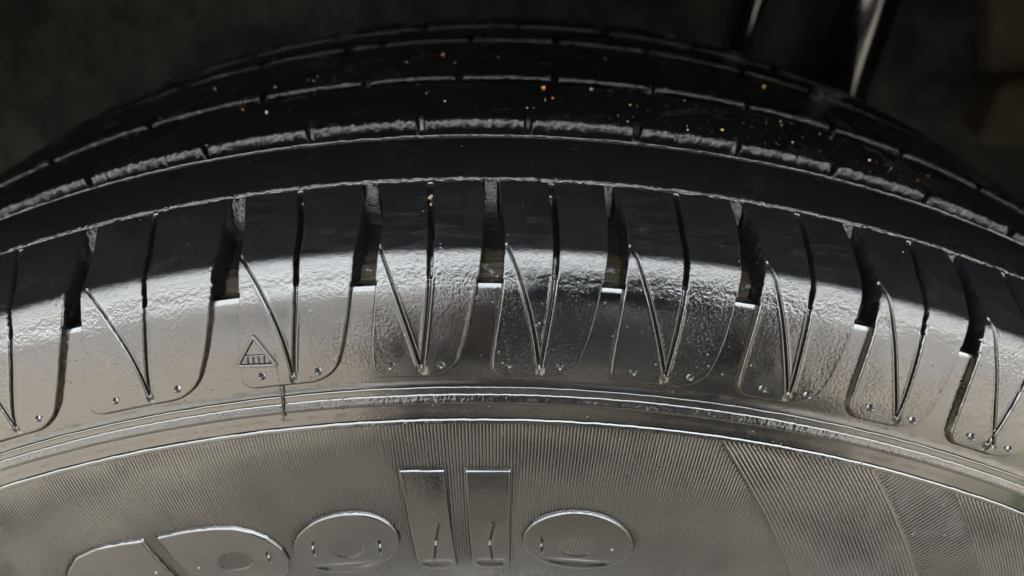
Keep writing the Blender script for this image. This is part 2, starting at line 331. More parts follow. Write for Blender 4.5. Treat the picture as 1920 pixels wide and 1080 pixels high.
# ---- shoulder blocks
def block(l, r, s, arm, seed, dphi=.034, dt=.2, name="shoulder_block"):
    pl, ph = float(l.min())-.12, float(r.max())+.12
    phis = np.arange(pl, ph+dphi, dphi); T0 = 71.6
    tt = np.unique(np.round(np.r_[T0, T0+.02, np.arange(T0+.25, 117.2, dt)], 3))
    rg = np.random.RandomState(seed); off = rg.rand(2)*90; tilt = rg.randn(3)*.0022
    ap = np.array([q[0] for q in arm]); at = np.array([q[1] for q in arm])
    pfa = np.polyfit(at-100, ap, 2)
    def warp(P, T):                       # grid columns follow the two sides of the block
        u = (P-pl)/(ph-pl); m_ = .13; a = ei(T, l)-m_; b = ei(T, r)+m_
        return a+(b-a)*u
    def sdf(P, T):
        k = np.pi/180*rad(T)
        wob = (vn(T*1.1+off[0], P*0+off[1])-.5)*.10
        dL = (P-ei(T, l))*k+wob; dR = (ei(T, r)-P)*k+wob; dB = 116.3-T
        def corner(d, Rr): 
            q = Rr-np.hypot(np.maximum(Rr-d, 0), np.maximum(Rr-dB, 0)); return q
        return np.minimum(np.minimum(corner(dL, 3.0), corner(dR, 5.0)), np.minimum(dL, dR)), dL, dR
    def groove(P, T, pc, tl, th, w0, w1, depth, lip):
        """narrow cut with raised lips; returns dh"""
        k = np.pi/180*rad(T); xx = np.abs((P-pc)*k)
        f = np.clip((T-tl)/(th-tl), 0, 1); w = w0+(w1-w0)*f
        on = sstep(T, tl-.05, tl+.8)*(1-sstep(T, th-.8, th))
        return -depth*on*(1-sstep(xx, w*.5-.12, w*.5+.14))+lip*on*np.exp(-((xx-w*.5-.32)/.22)**2)
    def hf(P, T):
        d, dL, dR = sdf(P, T)
        dep = np.where(T < 97.6, DEEP+.6, SH+.35)
        bw = np.where(T < 97, .38, .62+1.2*np.exp(-np.maximum(116.3-T, 0)/2.2))
        h = -dep*(1-sstep(d, 0, bw))
        h += .03*np.exp(-((d-.75)/.3)**2)*sstep(T, 97, 100)
        inside = sstep(d, .1, .6)
        # straight sipe: deep through the shoulder, shallow on the sidewall
        pc = ei(T, s)
        g = groove(P, T, pc, 72.3, 96.8, 1.05, .85, 3.0, .02)*(T < 97.5)
        g2 = groove(P, T, pc, 96.0, 113.8, .62, .38, .75, .06)
        # slanting cut of the V
        pa = np.polyval(pfa, T-100)
        g3 = groove(P, T, pa, at[0], 113.9, .30, .42, .85, .06)*np.where(T > at[0]-.5, 1, 0)
        h += (np.minimum(g, 0)+np.minimum(np.minimum(g2, g3), 0)+np.maximum(np.maximum(g2, g3), 0)*(1-((g < -.1)|(g2 < -.1)|(g3 < -.1))))*inside
        # shallow tip where both meet
        k = np.pi/180*rad(T)
        xm = (P-ei(114., s))*k; h += -.45*np.exp(-(xm/.55)**2-((T-113.9)/.9)**2)
        # knife scuff at the arm start
        # moulding is never dead flat
        h += ((vn(P*.55+off[0], T*.11+off[1])-.5)*.16+(vn2(P*1.7+off[1], T*.33+off[0])-.5)*.05)*sstep(T, 90, 97)
        h += tilt[0]*(T-105)*sstep(T, 96, 100)*1.5
        h += (vn(P*6+off[0], T*2.1)-.5)*.05*sstep(T, 91, 92)*(1-sstep(T, 95, 99))
        h = np.where(T < 71.61, -DEEP-.6, h)
        h = np.where((T > 71.61) & (T < 72.2) & (d > .1), h-.25*(vn(P*5, T*0+off[0])), h)
        return h
    def keep(P, T): return sdf(P, T)[0] > -.35
    def dirt_shade(P, T):
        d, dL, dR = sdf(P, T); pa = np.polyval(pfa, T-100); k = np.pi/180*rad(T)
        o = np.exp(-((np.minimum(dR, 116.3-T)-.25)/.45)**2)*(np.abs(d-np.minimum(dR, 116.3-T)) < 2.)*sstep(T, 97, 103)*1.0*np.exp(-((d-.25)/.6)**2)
        o = np.maximum(o, 1.9*np.exp(-((d-.18)/.20)**2)*sstep(T, 97, 100))  # contact shade at the foot of the block walls, painted as a thin dull line
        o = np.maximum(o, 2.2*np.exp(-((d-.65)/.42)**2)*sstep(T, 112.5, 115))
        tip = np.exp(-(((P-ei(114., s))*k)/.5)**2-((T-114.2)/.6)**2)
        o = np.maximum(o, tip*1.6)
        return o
    return grid(name, phis, tt, hf, M_rub, tyre, keep=keep, dirt_shade=dirt_shade, warp=warp)
blocks = []
for i, (l, r, s, a) in enumerate(fine):
    vis = -23 < (l.mean()+r.mean())/2 < 26
    blocks.append(block(l, r, s, a, 50+i, .034 if vis else .09, .2 if vis else .45))
# the rest of the wheel carries the same block, coarse, as copies
g0 = gen(0, tpl); cb = block(*g0, 5, .3, 1.6)
cb.location = (0, 0, 0)
base_me = cb.data
bpy.data.objects.remove(cb)
for k in range(ncoarse):
    o = bpy.data.objects.new("shoulder_block", base_me); sc.collection.objects.link(o)
    o.parent = tyre; o.matrix_parent_inverse = PINV[tyre.name]
    o.rotation_euler = (0, R_(phi_hi+step*(k+.5)), 0)

# ---- tread ribs (rings). notches along the outer wall
NF = [-21.5,-16.5,-11.0,-6.4,-1.7,2.8,7.4,11.7,16.1,20.6,25.2,29.8,34.2]; NG = [-26,-21.3,-15.7,-9.8,-4.8,-.4,4.1,8.7,13.4,17.8,21.7,26.4,31]; NH = [-28,-23.2,-20.4,-16.8,-11.8,-7.,-5.0,-.2,4.5,9.4,14.9,19.0,23.5,27.9,32]
NI = [-25,-19,-13.5,-8.3,-3,2.4,7.6,12.8,18,23.5,29]
def rib(t_in, t_out, notches, ridge_out=0, seed=0, name="tread_rib", ndepth=3., full=True, wallh=6.4, crest=1.):
    ph = np.arange(-34, 36.001, .05) 
    rg = np.random.RandomState(seed)
    off = rg.rand()*50
    nt_ = np.zeros_like(ph)
    for q in notches:
        wd = .13+.06*rg.rand(); nt_ = np.maximum(nt_, (1-sstep(np.abs(ph-q), wd*.7, wd*1.25))*(.7+.5*rg.rand()))
        # one shoulder of every notch is chamfered
        nt_ = np.maximum(nt_, .09*np.exp(-np.maximum(ph-q, 0)/.35)*(ph > q)+.05*np.exp(-np.maximum(q-ph, 0)/.2)*(ph <= q))
    jag = (vn(ph*7+off, ph*0)-.5)*.30+(vn2(ph*2+off, ph*0)-.5)*.35+(vn(ph*19+off, ph*0+9)-.5)*.14
    inner = [(0, -wallh), (.1, -3.2), (.25, -.5), (.6, -.08), (1.1, 0)]
    k_ = crest
    outer = [(1.2, 0), (.70, -.03), (.38, -.12*k_), (.14, -.32*k_), (.02, -.62*k_), (0, -.95*k_), (.25, -1.3*k_), (.9, -2.8-k_*.3), (1.5, -4.6), (.8, -wallh)]
    cols = []
    for d_, h_ in inner: cols.append((t_in+d_+0*ph, h_+0*ph))
    cut = 4.2
    for u in np.linspace(0, .8, 12)[1:-1]:
        cols.append((t_in+1.1+(t_out-1.2-t_in-1.1)*u+0*ph, (vn(ph*1.5+off, ph*0+u*9)-.5)*.05))
    for dd, cf in ((4.4, 0), (3.8, .10), (3.2, .28), (2.6, .5), (1.9, .76)):
        cols.append((t_out-dd+jag*.2, -cut*cf*nt_))
    for j, (d_, h_) in enumerate(outer):
        gj = ((vn(ph*17+off, ph*0+j*2.3)-.5)*.42+(vn2(ph*9+off, ph*0+j*.7)-.5)*.25)*(0 < j < 7)*min(crest, 1.5)
        hh = h_+jag*.45*(j in (1, 2, 3, 4, 5))+gj*.6; tt_ = t_out-d_+jag*.6*(0 < j < 7)+gj
        if ridge_out and j in (1, 2): hh = hh+ridge_out*np.clip((vn(ph*5+off, ph*0+3)-.25)*2, 0, 1)
        cols.append((tt_, np.maximum(hh-cut*nt_, -wallh)))
    T = np.stack([c_[0] for c_ in cols], 1); H = np.stack([c_[1] for c_ in cols], 1); P = np.repeat(ph[:, None], T.shape[1], 1)
    V = surf(P, T, H).reshape(-1, 3); n, k = T.shape; idx = np.arange(n*k).reshape(n, k)
    Q = np.stack([idx[:-1, :-1], idx[1:, :-1], idx[1:, 1:], idx[:-1, 1:]], -1)[..., ::-1].reshape(-1, 4)
    uvh = np.concatenate([np.zeros((n, 1)), np.cumsum(np.hypot(np.diff(T, axis=1), np.diff(H, axis=1)), 1)], 1)+T[:, :1]
    uvh = np.minimum(uvh, 90.)
    uv = np.stack([P*np.pi/180*300, uvh], -1).reshape(-1, 2)
    # coarse remainder of the ring
    ph2 = np.linspace(36, 326, 180); T2 = np.array([t_in]+[t_in+.25, t_in+1.1, t_out-1.2, t_out-.3, t_out]); H2 = np.array([-wallh, -.5, 0, 0, -.4, -wallh])
    P2, TT2 = np.meshgrid(ph2, T2, indexing='ij'); V2 = surf(P2, TT2, np.repeat(H2[None], len(ph2), 0)).reshape(-1, 3)
    n2, k2 = P2.shape; id2 = np.arange(n2*k2).reshape(n2, k2)+len(V)
    Q2 = np.stack([id2[:-1, :-1], id2[1:, :-1], id2[1:, 1:], id2[:-1, 1:]], -1)[..., ::-1].reshape(-1, 4)
    uv2 = np.stack([P2*5.2, TT2], -1).reshape(-1, 2)
    return mesh_np(name, np.r_[V, V2], np.r_[Q, Q2], M_rib, tyre, uv=np.r_[uv, uv2], col=np.r_[np.tile(np.r_[np.zeros(k-9), np.ones(9)], n), np.zeros(len(V2))])
rib(-72, -40.0, NI, seed=4, ridge_out=.1)
rib(-35.2, -20.0, NH, seed=3)
rib(-16.4, 17.7, NG, seed=2)
rib(22.6, 46.4, NF, seed=1, ndepth=2.6, crest=2.0)
# shoulder rib: continuous band between the outer groove and the blocks
rib(55.2, 71.5, [], ridge_out=.12, seed=9, name="shoulder_rib")
# burr lines along both edges of that band
def thread(name, tc, wdt, hgt, seed, thr=.0, lo=-34, hi=36, h0=0., m_=None, fy=9, wob=.25, dphi=.04, prof=None, jagf=7, amod=.35, grit=0.):
    ph = np.arange(lo, hi, dphi); o = seed*7.3
    tcx = tc+(vn(ph*2+o, ph*0+1)-.5)*wob+(vn(ph*jagf+o, ph*0+2)-.5)*wob
    amp = np.clip((vn(ph*4+o, ph*0+5)*.55+vn2(ph*13+o, ph*0)*.45-thr)/(1-thr)*1.5, 0, 1) if thr > 0 else .85+amod*(vn(ph*jagf+o, ph*0+5)-.5)+amod*.5*(vn(ph*jagf*3+o, ph*0+8)-.5)
    pr = prof or [(-.5, -.15), (-.28, .55), (0, 1), (.28, .55), (.5, -.15)]
    T = np.stack([tcx+a*wdt for a, b in pr], 1); H = np.stack([h0+b*hgt*np.where(b > 0, amp, 1.) - (.1 if b <= 0 else 0) + (grit*hgt*((vn(ph*14+o, ph*0+i_*2.7)-.5)+.6*(vn2(ph*31+o, ph*0+i_*3.1)-.5)) if b > 0 else 0) for i_, (a, b) in enumerate(pr)], 1)
    P = np.repeat(ph[:, None], len(pr), 1); V = surf(P, T, H).reshape(-1, 3); n, k = T.shape; idx = np.arange(n*k).reshape(n, k)
    Q = np.stack([idx[:-1, :-1], idx[1:, :-1], idx[1:, 1:], idx[:-1, 1:]], -1)[..., ::-1].reshape(-1, 4)
    uv = np.stack([P*np.pi/180*300, T], -1).reshape(-1, 2)
    return mesh_np(name, V, Q, m_ or M_rub, tyre, uv=uv, col=np.zeros(len(V)))
thread("rubber_burr", 71.6, .38, .34, 1, thr=.42, wob=.5, grit=.5)
thread("rubber_burr", 55.0, .22, .22, 2, thr=.12)
# ---- ribs of the rim protector on the sidewall
SB = -1.08
thread("sidewall_rib", 118.0, .6, .42, 3, h0=SB, wob=.04, jagf=1.5, prof=[(-.6, -.1), (-.35, .6), (-.1, 1), (.15, .95), (.4, .35), (.55, -.1)])
pr2 = [(-.5, -.1), (-.42, .45), (-.33, .62), (-.2, .66), (-.08, .74), (.05, .95), (.16, 1.0), (.26, .92), (.36, .7), (.44, .6), (.5, -.1)]
thread("sidewall_rib", 120.35, 2.3, .50, 4, h0=SB, wob=.05, jagf=2.2, dphi=.03, prof=pr2, amod=.12, grit=.15)
thread("sidewall_rib", 125.0, .7, .28, 5, h0=-.80, wob=.04, jagf=2, grit=.08, prof=[(-.8, -.1), (-.5, .7), (-.2, .95), (.1, .55), (.3, .9), (.5, .3), (.62, -1.)])

# ---- serration: fine raised lines, real geometry, one part
def ridges():
    V = []; Q = []; UV = []
    def line(p0, t0, p1, t1, wv=.30, hv=.20, n=26):
        f = np.linspace(0, 1, n); P = p0+(p1-p0)*f; T = t0+(t1-t0)*f
        k = np.pi/180*rad(T); dx = (P[-1]-P[0])*k.mean(); dt_ = T[-1]-T[0]; ln = math.hypot(dx, dt_)
        nx, ny = dt_/ln, -dx/ln
        amp = hv*(.35+.65*sstep(vn(P*.25+20, T*.07+3)+.25*vn2(P*1.3, T*.3), .30, .75))
        amp = amp*np.minimum(1, np.minimum(f, 1-f)*n*.5+.1)
        base = len(V)
        for a, b in ((-.5, -.12), (-.18, .8), (.0, 1), (.18, .8), (.5, -.12)):
            pp = P+a*wv*2*nx/k; tt = T+a*wv*2*ny; hh = -1.12+amp*max(b, 0)+(b if b < 0 else 0)
            V.append(surf(pp, tt, hh)); UV.append(np.stack([pp*np.pi/180*300, tt], -1))
        return n
    def emit():
        A = np.array(V); m_, n, _ = A.shape; idx = np.arange(m_*n).reshape(m_//5, 5, n)
        q = np.stack([idx[:, :-1, :-1], idx[:, :-1, 1:], idx[:, 1:, 1:], idx[:, 1:, :-1]], -1)[..., ::-1].reshape(-1, 4)
        return A.reshape(-1, 3), q, np.array(UV).reshape(-1, 2)
    PQ = lambda t: 11.1+(t-126.2)*(17.0-11.1)/(155.6-126.2)      # border between the radial field and the first slanting band
    PW = lambda t: 17.9+(t-125.5)*(23.0-17.9)/(146.3-125.5)
    PX = lambda t: 22.0+(t-124.8)*(26.1-22.0)/(140.6-124.8)
    TA, TB = 125.7, 182.
    for p in np.arange(-32, 11.1, .145):
        line(p, TA, p+(.0 if p > -4 else .0), TB)
    for p in np.arange(11.1, 22, .145):                            # radial lines start below the border
        t0 = 126.2+(p-11.1)*(155.6-126.2)/(17.0-11.1)
        if t0 < TB-3: line(p, t0, p, TB)
    sl = (17.0-11.1)/(155.6-126.2)
    for p in np.arange(11.15, 17.9, .215):
        sq = sl+(.2452-sl)*(p-11.15)/6.75; line(p, TA, p+sq*(TB-TA), TB, .42, .26)
    s3 = (26.1-22.0)/(140.6-124.8)
    for p in np.arange(22.05, 33, .215): line(p, TA, p+s3*(TB-TA), TB, .42, .3)
    # band of counter-slanting lines
    s2 = -(21.5-20.4)/(137.3-125.1)*1.25
    for p in np.arange(17.9, 32, .2):
        # intersect with PW (lower-left) and PX (upper-right)
        best = [(t, p+s2*(t-125.5)) for t in np.arange(TA, TB, .4)]
        seg = [(t, q) for t, q in best if PW(t)+.05 < q < PX(t)-.05]
        if len(seg) > 3: line(seg[0][1], seg[0][0], seg[-1][1], seg[-1][0], .36, .17, 18)
    return emit
e = ridges()
# lines have two lengths (26 and 18 samples): emit per length
def build_ridges():
    import types
    store = {}
    cell = [c for c in e.__closure__]
    names = dict(zip(e.__code__.co_freevars, [c.cell_contents for c in cell]))
    V, UV = names['V'], names['UV']
    Vs, Qs, Us, b = [], [], [], 0
    for n in sorted({len(v) for v in V}):
        sel = [i for i, v in enumerate(V) if len(v) == n]
        A = np.array([V[i] for i in sel]); u = np.array([UV[i] for i in sel])
        idx = np.arange(A.shape[0]*n).reshape(-1, 5, n)+b
        q = np.stack([idx[:, :-1, :-1], idx[:, :-1, 1:], idx[:, 1:, 1:], idx[:, 1:, :-1]], -1).reshape(-1, 4)
        Vs.append(A.reshape(-1, 3)); Us.append(u.reshape(-1, 2)); Qs.append(q); b += A.shape[0]*n
    V = np.concatenate(Vs); o = mesh_np("serration", V, np.concatenate(Qs), M_side, tyre, uv=np.concatenate(Us), col=np.zeros(len(V)))
    tag(o, kind="stuff")
build_ridges()

# ---- raised letters: outlines in (phi, t)
def poly_sdf(P, T, poly):
    """signed distance in mm, positive inside"""
    tm = np.mean([q[1] for q in poly]); k = np.pi/180*rad(tm)
    X = P*k; Y = T; pts = np.array([(p*k, t) for p, t in poly]); d = np.full(P.shape, 1e9); ins = np.zeros(P.shape, bool)
    for (x0, y0), (x1, y1) in zip(pts, np.roll(pts, -1, 0)):
        ex, ey = x1-x0, y1-y0; u = np.clip(((X-x0)*ex+(Y-y0)*ey)/(ex*ex+ey*ey+1e-12), 0, 1)
        d = np.minimum(d, np.hypot(X-x0-u*ex, Y-y0-u*ey))
        c_ = (y0 > Y) != (y1 > Y)
        with np.errstate(divide='ignore', invalid='ignore'): ins ^= c_ & (X < ex*(Y-y0)/(ey if ey else 1e-12)+x0)
    return np.where(ins, d, -d)
def ell(p, t, rp, rt, n=56, tw=0.): return [(p+rp*math.cos(a)*1+tw*math.sin(a), t+rt*math.sin(a)) for a in np.linspace(0, 2*np.pi, n, endpoint=False)]
def letter(poly, counter=None, lab=None, name="raised_letter", slits=()):
    ps = [q[0] for q in poly]; tt = [q[1] for q in poly]
    phis = np.arange(min(ps)-.15, max(ps)+.15, .042); ts_ = np.arange(min(tt)-.5, max(tt)+.5, .2)
    def hf(P, T):
        d = poly_sdf(P, T, poly); h = -1.5+(1.5-.30)*sstep(d, -.1, .42)+.02*np.exp(-((d-.6)/.3)**2)
        # the face sags a little towards its bottom, where water has gathered
        h += (vn(P*.8, T*.2)-.5)*.12
        h += -.35*np.exp(-(((T-max(tt)+2.6)/1.1)**2))*sstep(d, .6, 1.8)
        if counter is not None:
            dc = poly_sdf(P, T, counter); h = h-.25*sstep(dc, -.1, .4)+.30*sstep(dc, .2, .45)*np.sin((P*np.pi/180*rad(155)+.12*(T-155))*np.pi/.72)**2
        for (p0, t0), (p1, t1) in slits:
            k = np.pi/180*rad(t0); dx, dy = (p1-p0)*k, t1-t0; u = np.clip((((P-p0)*k)*dx+(T-t0)*dy)/(dx*dx+dy*dy), 0, 1)
            dd = np.hypot((P-p0)*k-u*dx, T-t0-u*dy); h -= .5*(1-sstep(dd, .05+.12*(1-abs(2*u-1)), .30))
            h += .10*np.exp(-((dd-.45)/.25)**2)
        return h
    o = grid(name, phis, ts_, hf, M_side, tyre, keep=lambda P, T: poly_sdf(P, T, poly) > -.25, dirt_shade=lambda P, T: .25*np.exp(-(poly_sdf(P, T, poly)/.3)**2))
    if lab: o['label'] = lab
    return o
def roundq(pts):  # light corner rounding by chaikin
    for _ in range(2):
        q = []
        for a, b in zip(pts, pts[1:]+pts[:1]): q += [(a[0]*.8+b[0]*.2, a[1]*.8+b[1]*.2), (a[0]*.2+b[0]*.8, a[1]*.2+b[1]*.8)]
        pts = q
    return pts
letter([(-2.6,135.5),(-.5,135.9),(-.42,150),(-.3,164.6),(-1.,165.6),(-1.9,165.4),(-2.45,163.6),(-2.5,150)], lab="raised letter l, the left of the two", slits=[((-1.05,150.6),(-1.28,155.4)),((-1.3,156.4),(-1.5,161.3))])
letter([(.3,135.95),(2.4,135.85),(2.45,150),(2.5,164.2),(1.8,165.3),(1.0,165.2),(.45,163.4),(.33,150)], lab="raised letter l, the right of the two", slits=[((1.62,150.2),(1.42,155.4)),((1.42,156.4),(1.55,161.3))])
letter(ell(-5.85,155.3,2.78,9.6, tw=-.45), ell(-5.85,156.0,.85,3.1), "raised letter o left of the two l", slits=[((-7.4,153.2),(-7.6,157.2)),((-4.1,154.2),(-4.2,158.4))])
letter(ell(5.85,155.1,2.85,9.2, tw=.2), ell(5.8,156.2,.9,3.2), "raised letter o right of the two l", slits=[((4.0,153.9),(4.1,158.5))])
letter([(-14.8,145.1),(-13.9,144.95),(-13.0,144.95),(-11.8,145.4),(-10.9,146.2),(-10.1,148.1),(-9.5,150.4),(-9.0,154.4),(-8.95,158.),(-9.4,162.5),(-10.4,165),(-12,166.3),(-13.0,166.3),(-13.0,174),(-14.5,174),(-14.6,157)], ell(-11.75,155.9,.95,3.0), "raised letter p", slits=[((-9.9,154.6),(-10.0,157.6))])
letter([(-21.2,156.5),(-20.9,151.8),(-20.3,148.4),(-19.3,145.3),(-17.9,144.2),(-16.6,144.5),(-15.45,145.1),(-15.4,150),(-15.3,157),(-15.3,166),(-18,166.5),(-20,164.8),(-21,161)], ell(-18.2,156.2,.95,3.0), "raised letter a")
# ---- spew nubs
def nub(phi, t, h0, r=.42, hh=.75):
    p, a, b, n = frame(phi, t); n = Vector(np.cross(np.array(a), np.array(b)))
    if n.dot(Vector((math.sin(R_(phi)), -.3, math.cos(R_(phi))))) < 0: n = -n
    bm = bmesh.new(); c0 = p+n*h0*.001
    rr = r*.001; H = hh*.001
    ax = (a*random.uniform(-.25, .25)+b*random.uniform(-.1, .3))
    add_tube(bm, [c0-n*.0006, c0, c0+n*H*.3+ax*H*.1, c0+n*H*.75+ax*H*.4, c0+n*H*.98+ax*H*.6], [rr*3.2, rr*1.9, rr, rr*.85, rr*.45], 12)
    o = bm_obj("moulding_nub", bm, M_nub, tyre, True); return o
M_nub = simple("wet rubber nub", (.006, .006, .006), .08)
M_nub.node_tree.nodes["Principled BSDF"].inputs['IOR'].default_value = 1.55
for p_, t_ in [(-18.9,112.9),(-16.7,112.9),(-13.3,113.06),(-10.7,113.06),(-7.3,112.9),(-5.1,113.06),(-2.3,112.9),(-.4,113.2),(2.2,113.06),(4.1,112.9),(6.9,113.06),(9.1,113.06),(12.0,113.2),(13.8,112.9),(16.4,112.65),(18.3,113.06),(21.0,112.9),(22.8,112.9)]:
    nub(p_, t_, -.02, .40, random.uniform(1.0, 1.5))
for p_, t_ in [(-7.5,154.9),(-4.1,156.1),(-1.3,155.9),(1.4,156),(4.0,156.1),(7.6,156.1),(-9.9,156),(-13.7,155.9),(-16.0,154.8)]:
    nub(p_, t_, -.34, .26, .45)
# ---- moulded triangle mark with bars
def strokes(name, segs, w, h, h0, pad=.6, dphi=.02, dt=.1, lab=None):
    ps = [q[0] for s_ in segs for q in s_]; tt = [q[1] for s_ in segs for q in s_]
    k = np.pi/180*rad(np.mean(tt))
    def D(P, T):
        d = np.full(P.shape, 1e9)
        for (p0, t0), (p1, t1) in segs:
            dx, dy = (p1-p0)*k, t1-t0; u = np.clip((((P-p0)*k)*dx+(T-t0)*dy)/(dx*dx+dy*dy+1e-9), 0, 1)
            d = np.minimum(d, np.hypot((P-p0)*k-u*dx, T-t0-u*dy))
        return d
    o = grid(name, np.arange(min(ps)-pad/k, max(ps)+pad/k, dphi), np.arange(min(tt)-pad, max(tt)+pad, dt),
             lambda P, T: h0-.35+(h+.35)*(1-sstep(D(P, T), w*.35, w*.9)), M_rub, tyre, keep=lambda P, T: D(P, T) < w*.95)
    if lab: o['label'] = lab
    return o
A_, B_, C_ = (-8.1, 110.3), (-6.65, 110.9), (-7.25, 105.1)
strokes("triangle_mark", [(A_, B_), (B_, C_), (C_, A_)],   .58, .55, 0, lab="small raised triangle outline")
bars = [((-7.75, 108.6), (-6.85, 108.85))]+[((-7.66+.21*i, 108.7+.05*i), (-7.70+.21*i, 110.0+.06*i)) for i in range(5)]
strokes("triangle_mark", bars, .27, .40, 0, dphi=.015, dt=.08, lab="row of short bars inside the triangle")
# mould seam through one block
strokes("mould_seam", [((-6.30, 92.6), (-6.42, 98)), ((-6.42, 98), (-6.5, 102.5)), ((-6.5, 102.5), (-6.62, 110.5)), ((-6.62, 110.5), (-6.75, 117.2)), ((-6.75, 117.2), (-6.9, 122.2))], .13, .14, -.06, dphi=.018, dt=.15)
strokes("mould_seam", [((-6.75, 117.4), (-6.88, 121.6))], .14, .25, -.95, dphi=.02, dt=.12)
# crumbs of torn rubber plugging the top of each cross groove
M_crumb = simple("torn wet rubber", (.008, .008, .008), .12, bump=.0006, bscale=1600)
M_crumb.node_tree.nodes["Principled BSDF"].inputs['IOR'].default_value = 1.6
for (l, r) in channels:
    a0, b0 = ei(73, l), ei(73, r)
    if not -24 < a0 < 27: continue
    wmm = (b0-a0)*5.3
    ph = np.linspace(a0+.02, b0-.02, 26); tt = np.linspace(71.7, 76.0+random.uniform(-1.4, 1.2), 34)
    off = random.uniform(0, 50)
    def hf(P, T, off=off, te=tt[-1]):
        f = (T-71.7)/(te-71.7)
        return -.5-f*2.9+(vn(P*10+off, T*1.7)-.5)*1.7*(1-.3*f)+(vn2(P*22+off, T*4)-.5)*.7-4*sstep(f, .85, 1)
    grid("rubber_crumb", ph, tt, hf, M_crumb, tyre)
# inner carcass side, back of the wheel: simple ring so that the tyre is closed
Pb, Tb = np.meshgrid(np.linspace(0, 360, 200), np.linspace(0, 1, 10), indexing='ij')
ra = .2965-(.2965-.203)*Tb; aa = -.092-.012*np.sin(np.pi*Tb)
Vb = np.stack([ra*np.sin(np.radians(Pb)), -aa, ra*np.cos(np.radians(Pb))], -1).reshape(-1, 3); ib = np.arange(2000).reshape(200, 10)
Qb = np.stack([ib[:-1, :-1], ib[1:, :-1], ib[1:, 1:], ib[:-1, 1:]], -1).reshape(-1, 4)
mesh_np("inner_sidewall", Vb, Qb, M_side, tyre, uv=np.stack([Pb*5, Tb*90+100], -1).reshape(-1, 2), col=np.zeros(2000))

# ---------------------------------------------------------------- wheel (below the frame)
M_rim = simple("grey wheel paint", (.35, .35, .36), .3, metallic=.8)
wheel = thing("wheel", "grey metal wheel inside the tyre", "wheel", (0, -.02, GZ+.1))
bm = bmesh.new()
prof = [(.205, .088), (.202, .094), (.197, .094), (.192, .086), (.186, .05), (.182, -.08), (.200, -.095)]
rings = [[bm.verts.new((r*math.sin(a), -y, r*math.cos(a))) for r, y in prof] for a in np.linspace(0, 2*math.pi, 96, endpoint=False)]
for i in range(96):
    for j in range(len(prof)-1): bm.faces.new((rings[i][j], rings[i][j+1], rings[(i+1) % 96][j+1], rings[(i+1) % 96][j]))
bm_obj("rim", bm, M_rim, wheel, True)
for k in range(5):
    a = 2*math.pi*k/5; bm = bmesh.new()
    add_box(bm, Vector((.115*math.sin(a), -.062, .115*math.cos(a))), (.045, .022, .155), Matrix.Rotation(a, 3, 'Y'), .006)
    bm_obj("spoke", bm, M_rim, wheel)
bm = bmesh.new(); add_tube(bm, [(0, -.075, 0), (0, -.03, 0)], .05, 40); bm_obj("hub", bm, M_rim, wheel)

# ---------------------------------------------------------------- sand grains caught on the tread
def grain(phi, t, h, r, col, seed, el=1.3):
    rg = random.Random(seed); bm = bmesh.new(); bmesh.ops.create_icosphere(bm, subdivisions=2, radius=1)
    for v in bm.verts:
        v.co *= 1+rg.uniform(-.22, .22)
    p = Vector(surf(phi, t, h)); q = Matrix.Rotation(rg.uniform(0, 6.28), 3, (rg.random(), rg.random(), rg.random()))
    for v in bm.verts: v.co = q @ Vector((v.co.x*r*el, v.co.y*r*.8, v.co.z*r*.8))*.001
    me = bpy.data.meshes.new("sand_grain"); bm.to_mesh(me); bm.free(); me.materials.append(col)
    for f in me.polygons: f.use_smooth = rg.random() < 2
    o = bpy.data.objects.new("sand_grain", me); o.location = p; sc.collection.objects.link(o); return o
M_or = simple("orange sand grain", (.40, .17, .045), .35, 900); M_ye = simple("yellow sand grain", (.36, .25, .09), .35, 900)
M_wh = simple("pale sand grain", (.30, .26, .21), .35, 900); M_pk = simple("pink sand grain", (.30, .18, .13), .35, 900)
M_tan = simple('dull tan grain', (.16, .10, .05), .5, 900)
GR = [(3.5,25.9,.95,M_or,"largest orange sand grain, bright and oval, in the groove near the middle of the tread"),
 (5.7,24.8,.75,M_ye,"oval yellow sand grain just right of the large orange grain"),
 (-8.9,31.0,.85,M_wh,"long pale sand grain below a notch on the left of the tread"),
 (-13.3,-.6,.7,M_wh,"whitish sand grain furthest left on the middle rib"),
 (-1.4,-1.4,.85,M_or,"amber sand grain high on the tread, left of centre"),
 (1.4,1.6,.6,M_ye,"round pale yellow grain high on the tread, near the centre"),
 (-.7,6.7,.5,M_wh,"tiny whitish grain just below the amber grain"),
 (15.3,-4.2,.95,M_or,"orange brown grain high on the right of the tread"),
 (6.8,-2.9,.6,M_pk,"pinkish grain high on the tread, right of centre"),
 (7.3,33.0,.5,M_ye,"small yellow grain on the second rib, right of centre"),
 (11.2,40.1,.65,M_ye,"square yellow grain close to the bright groove wall"),
 (14.5,38.6,.45,M_wh,"small pale grain near the bright groove wall, right side"),
 (14.6,25.7,.5,M_ye,"small golden grain on the second rib at the right"),
 (18.4,35.9,.55,M_pk,"pink sand grain on the second rib, far right"),
 (21.8,31.9,.5,M_ye,"furthest right of the yellow grains on the tread"),
 (-10.3,25.7,.42,M_or,"small orange grain left of the long pale grain"),
 (-9.4,11.9,.5,M_wh,"pale grain on the tread at upper left"),
 (-7.5,11.8,.45,M_wh,"small pale grain right of another at upper left"),
 (-.8,35.3,.5,M_wh,"grey white grain on the second rib left of centre"),
 (-1.7,30.0,.42,M_pk,"tiny pink grain above the grey white grain"),
 (3.9,32.6,.45,M_or,"small rusty grain under the largest orange grain")]
for i, (p_, t_, r_, m_, lab) in enumerate(GR):
    o = grain(p_, t_, .02, r_*.5, m_, i); tag(o, lab, "sand grain", "sand grains stuck to the tread")
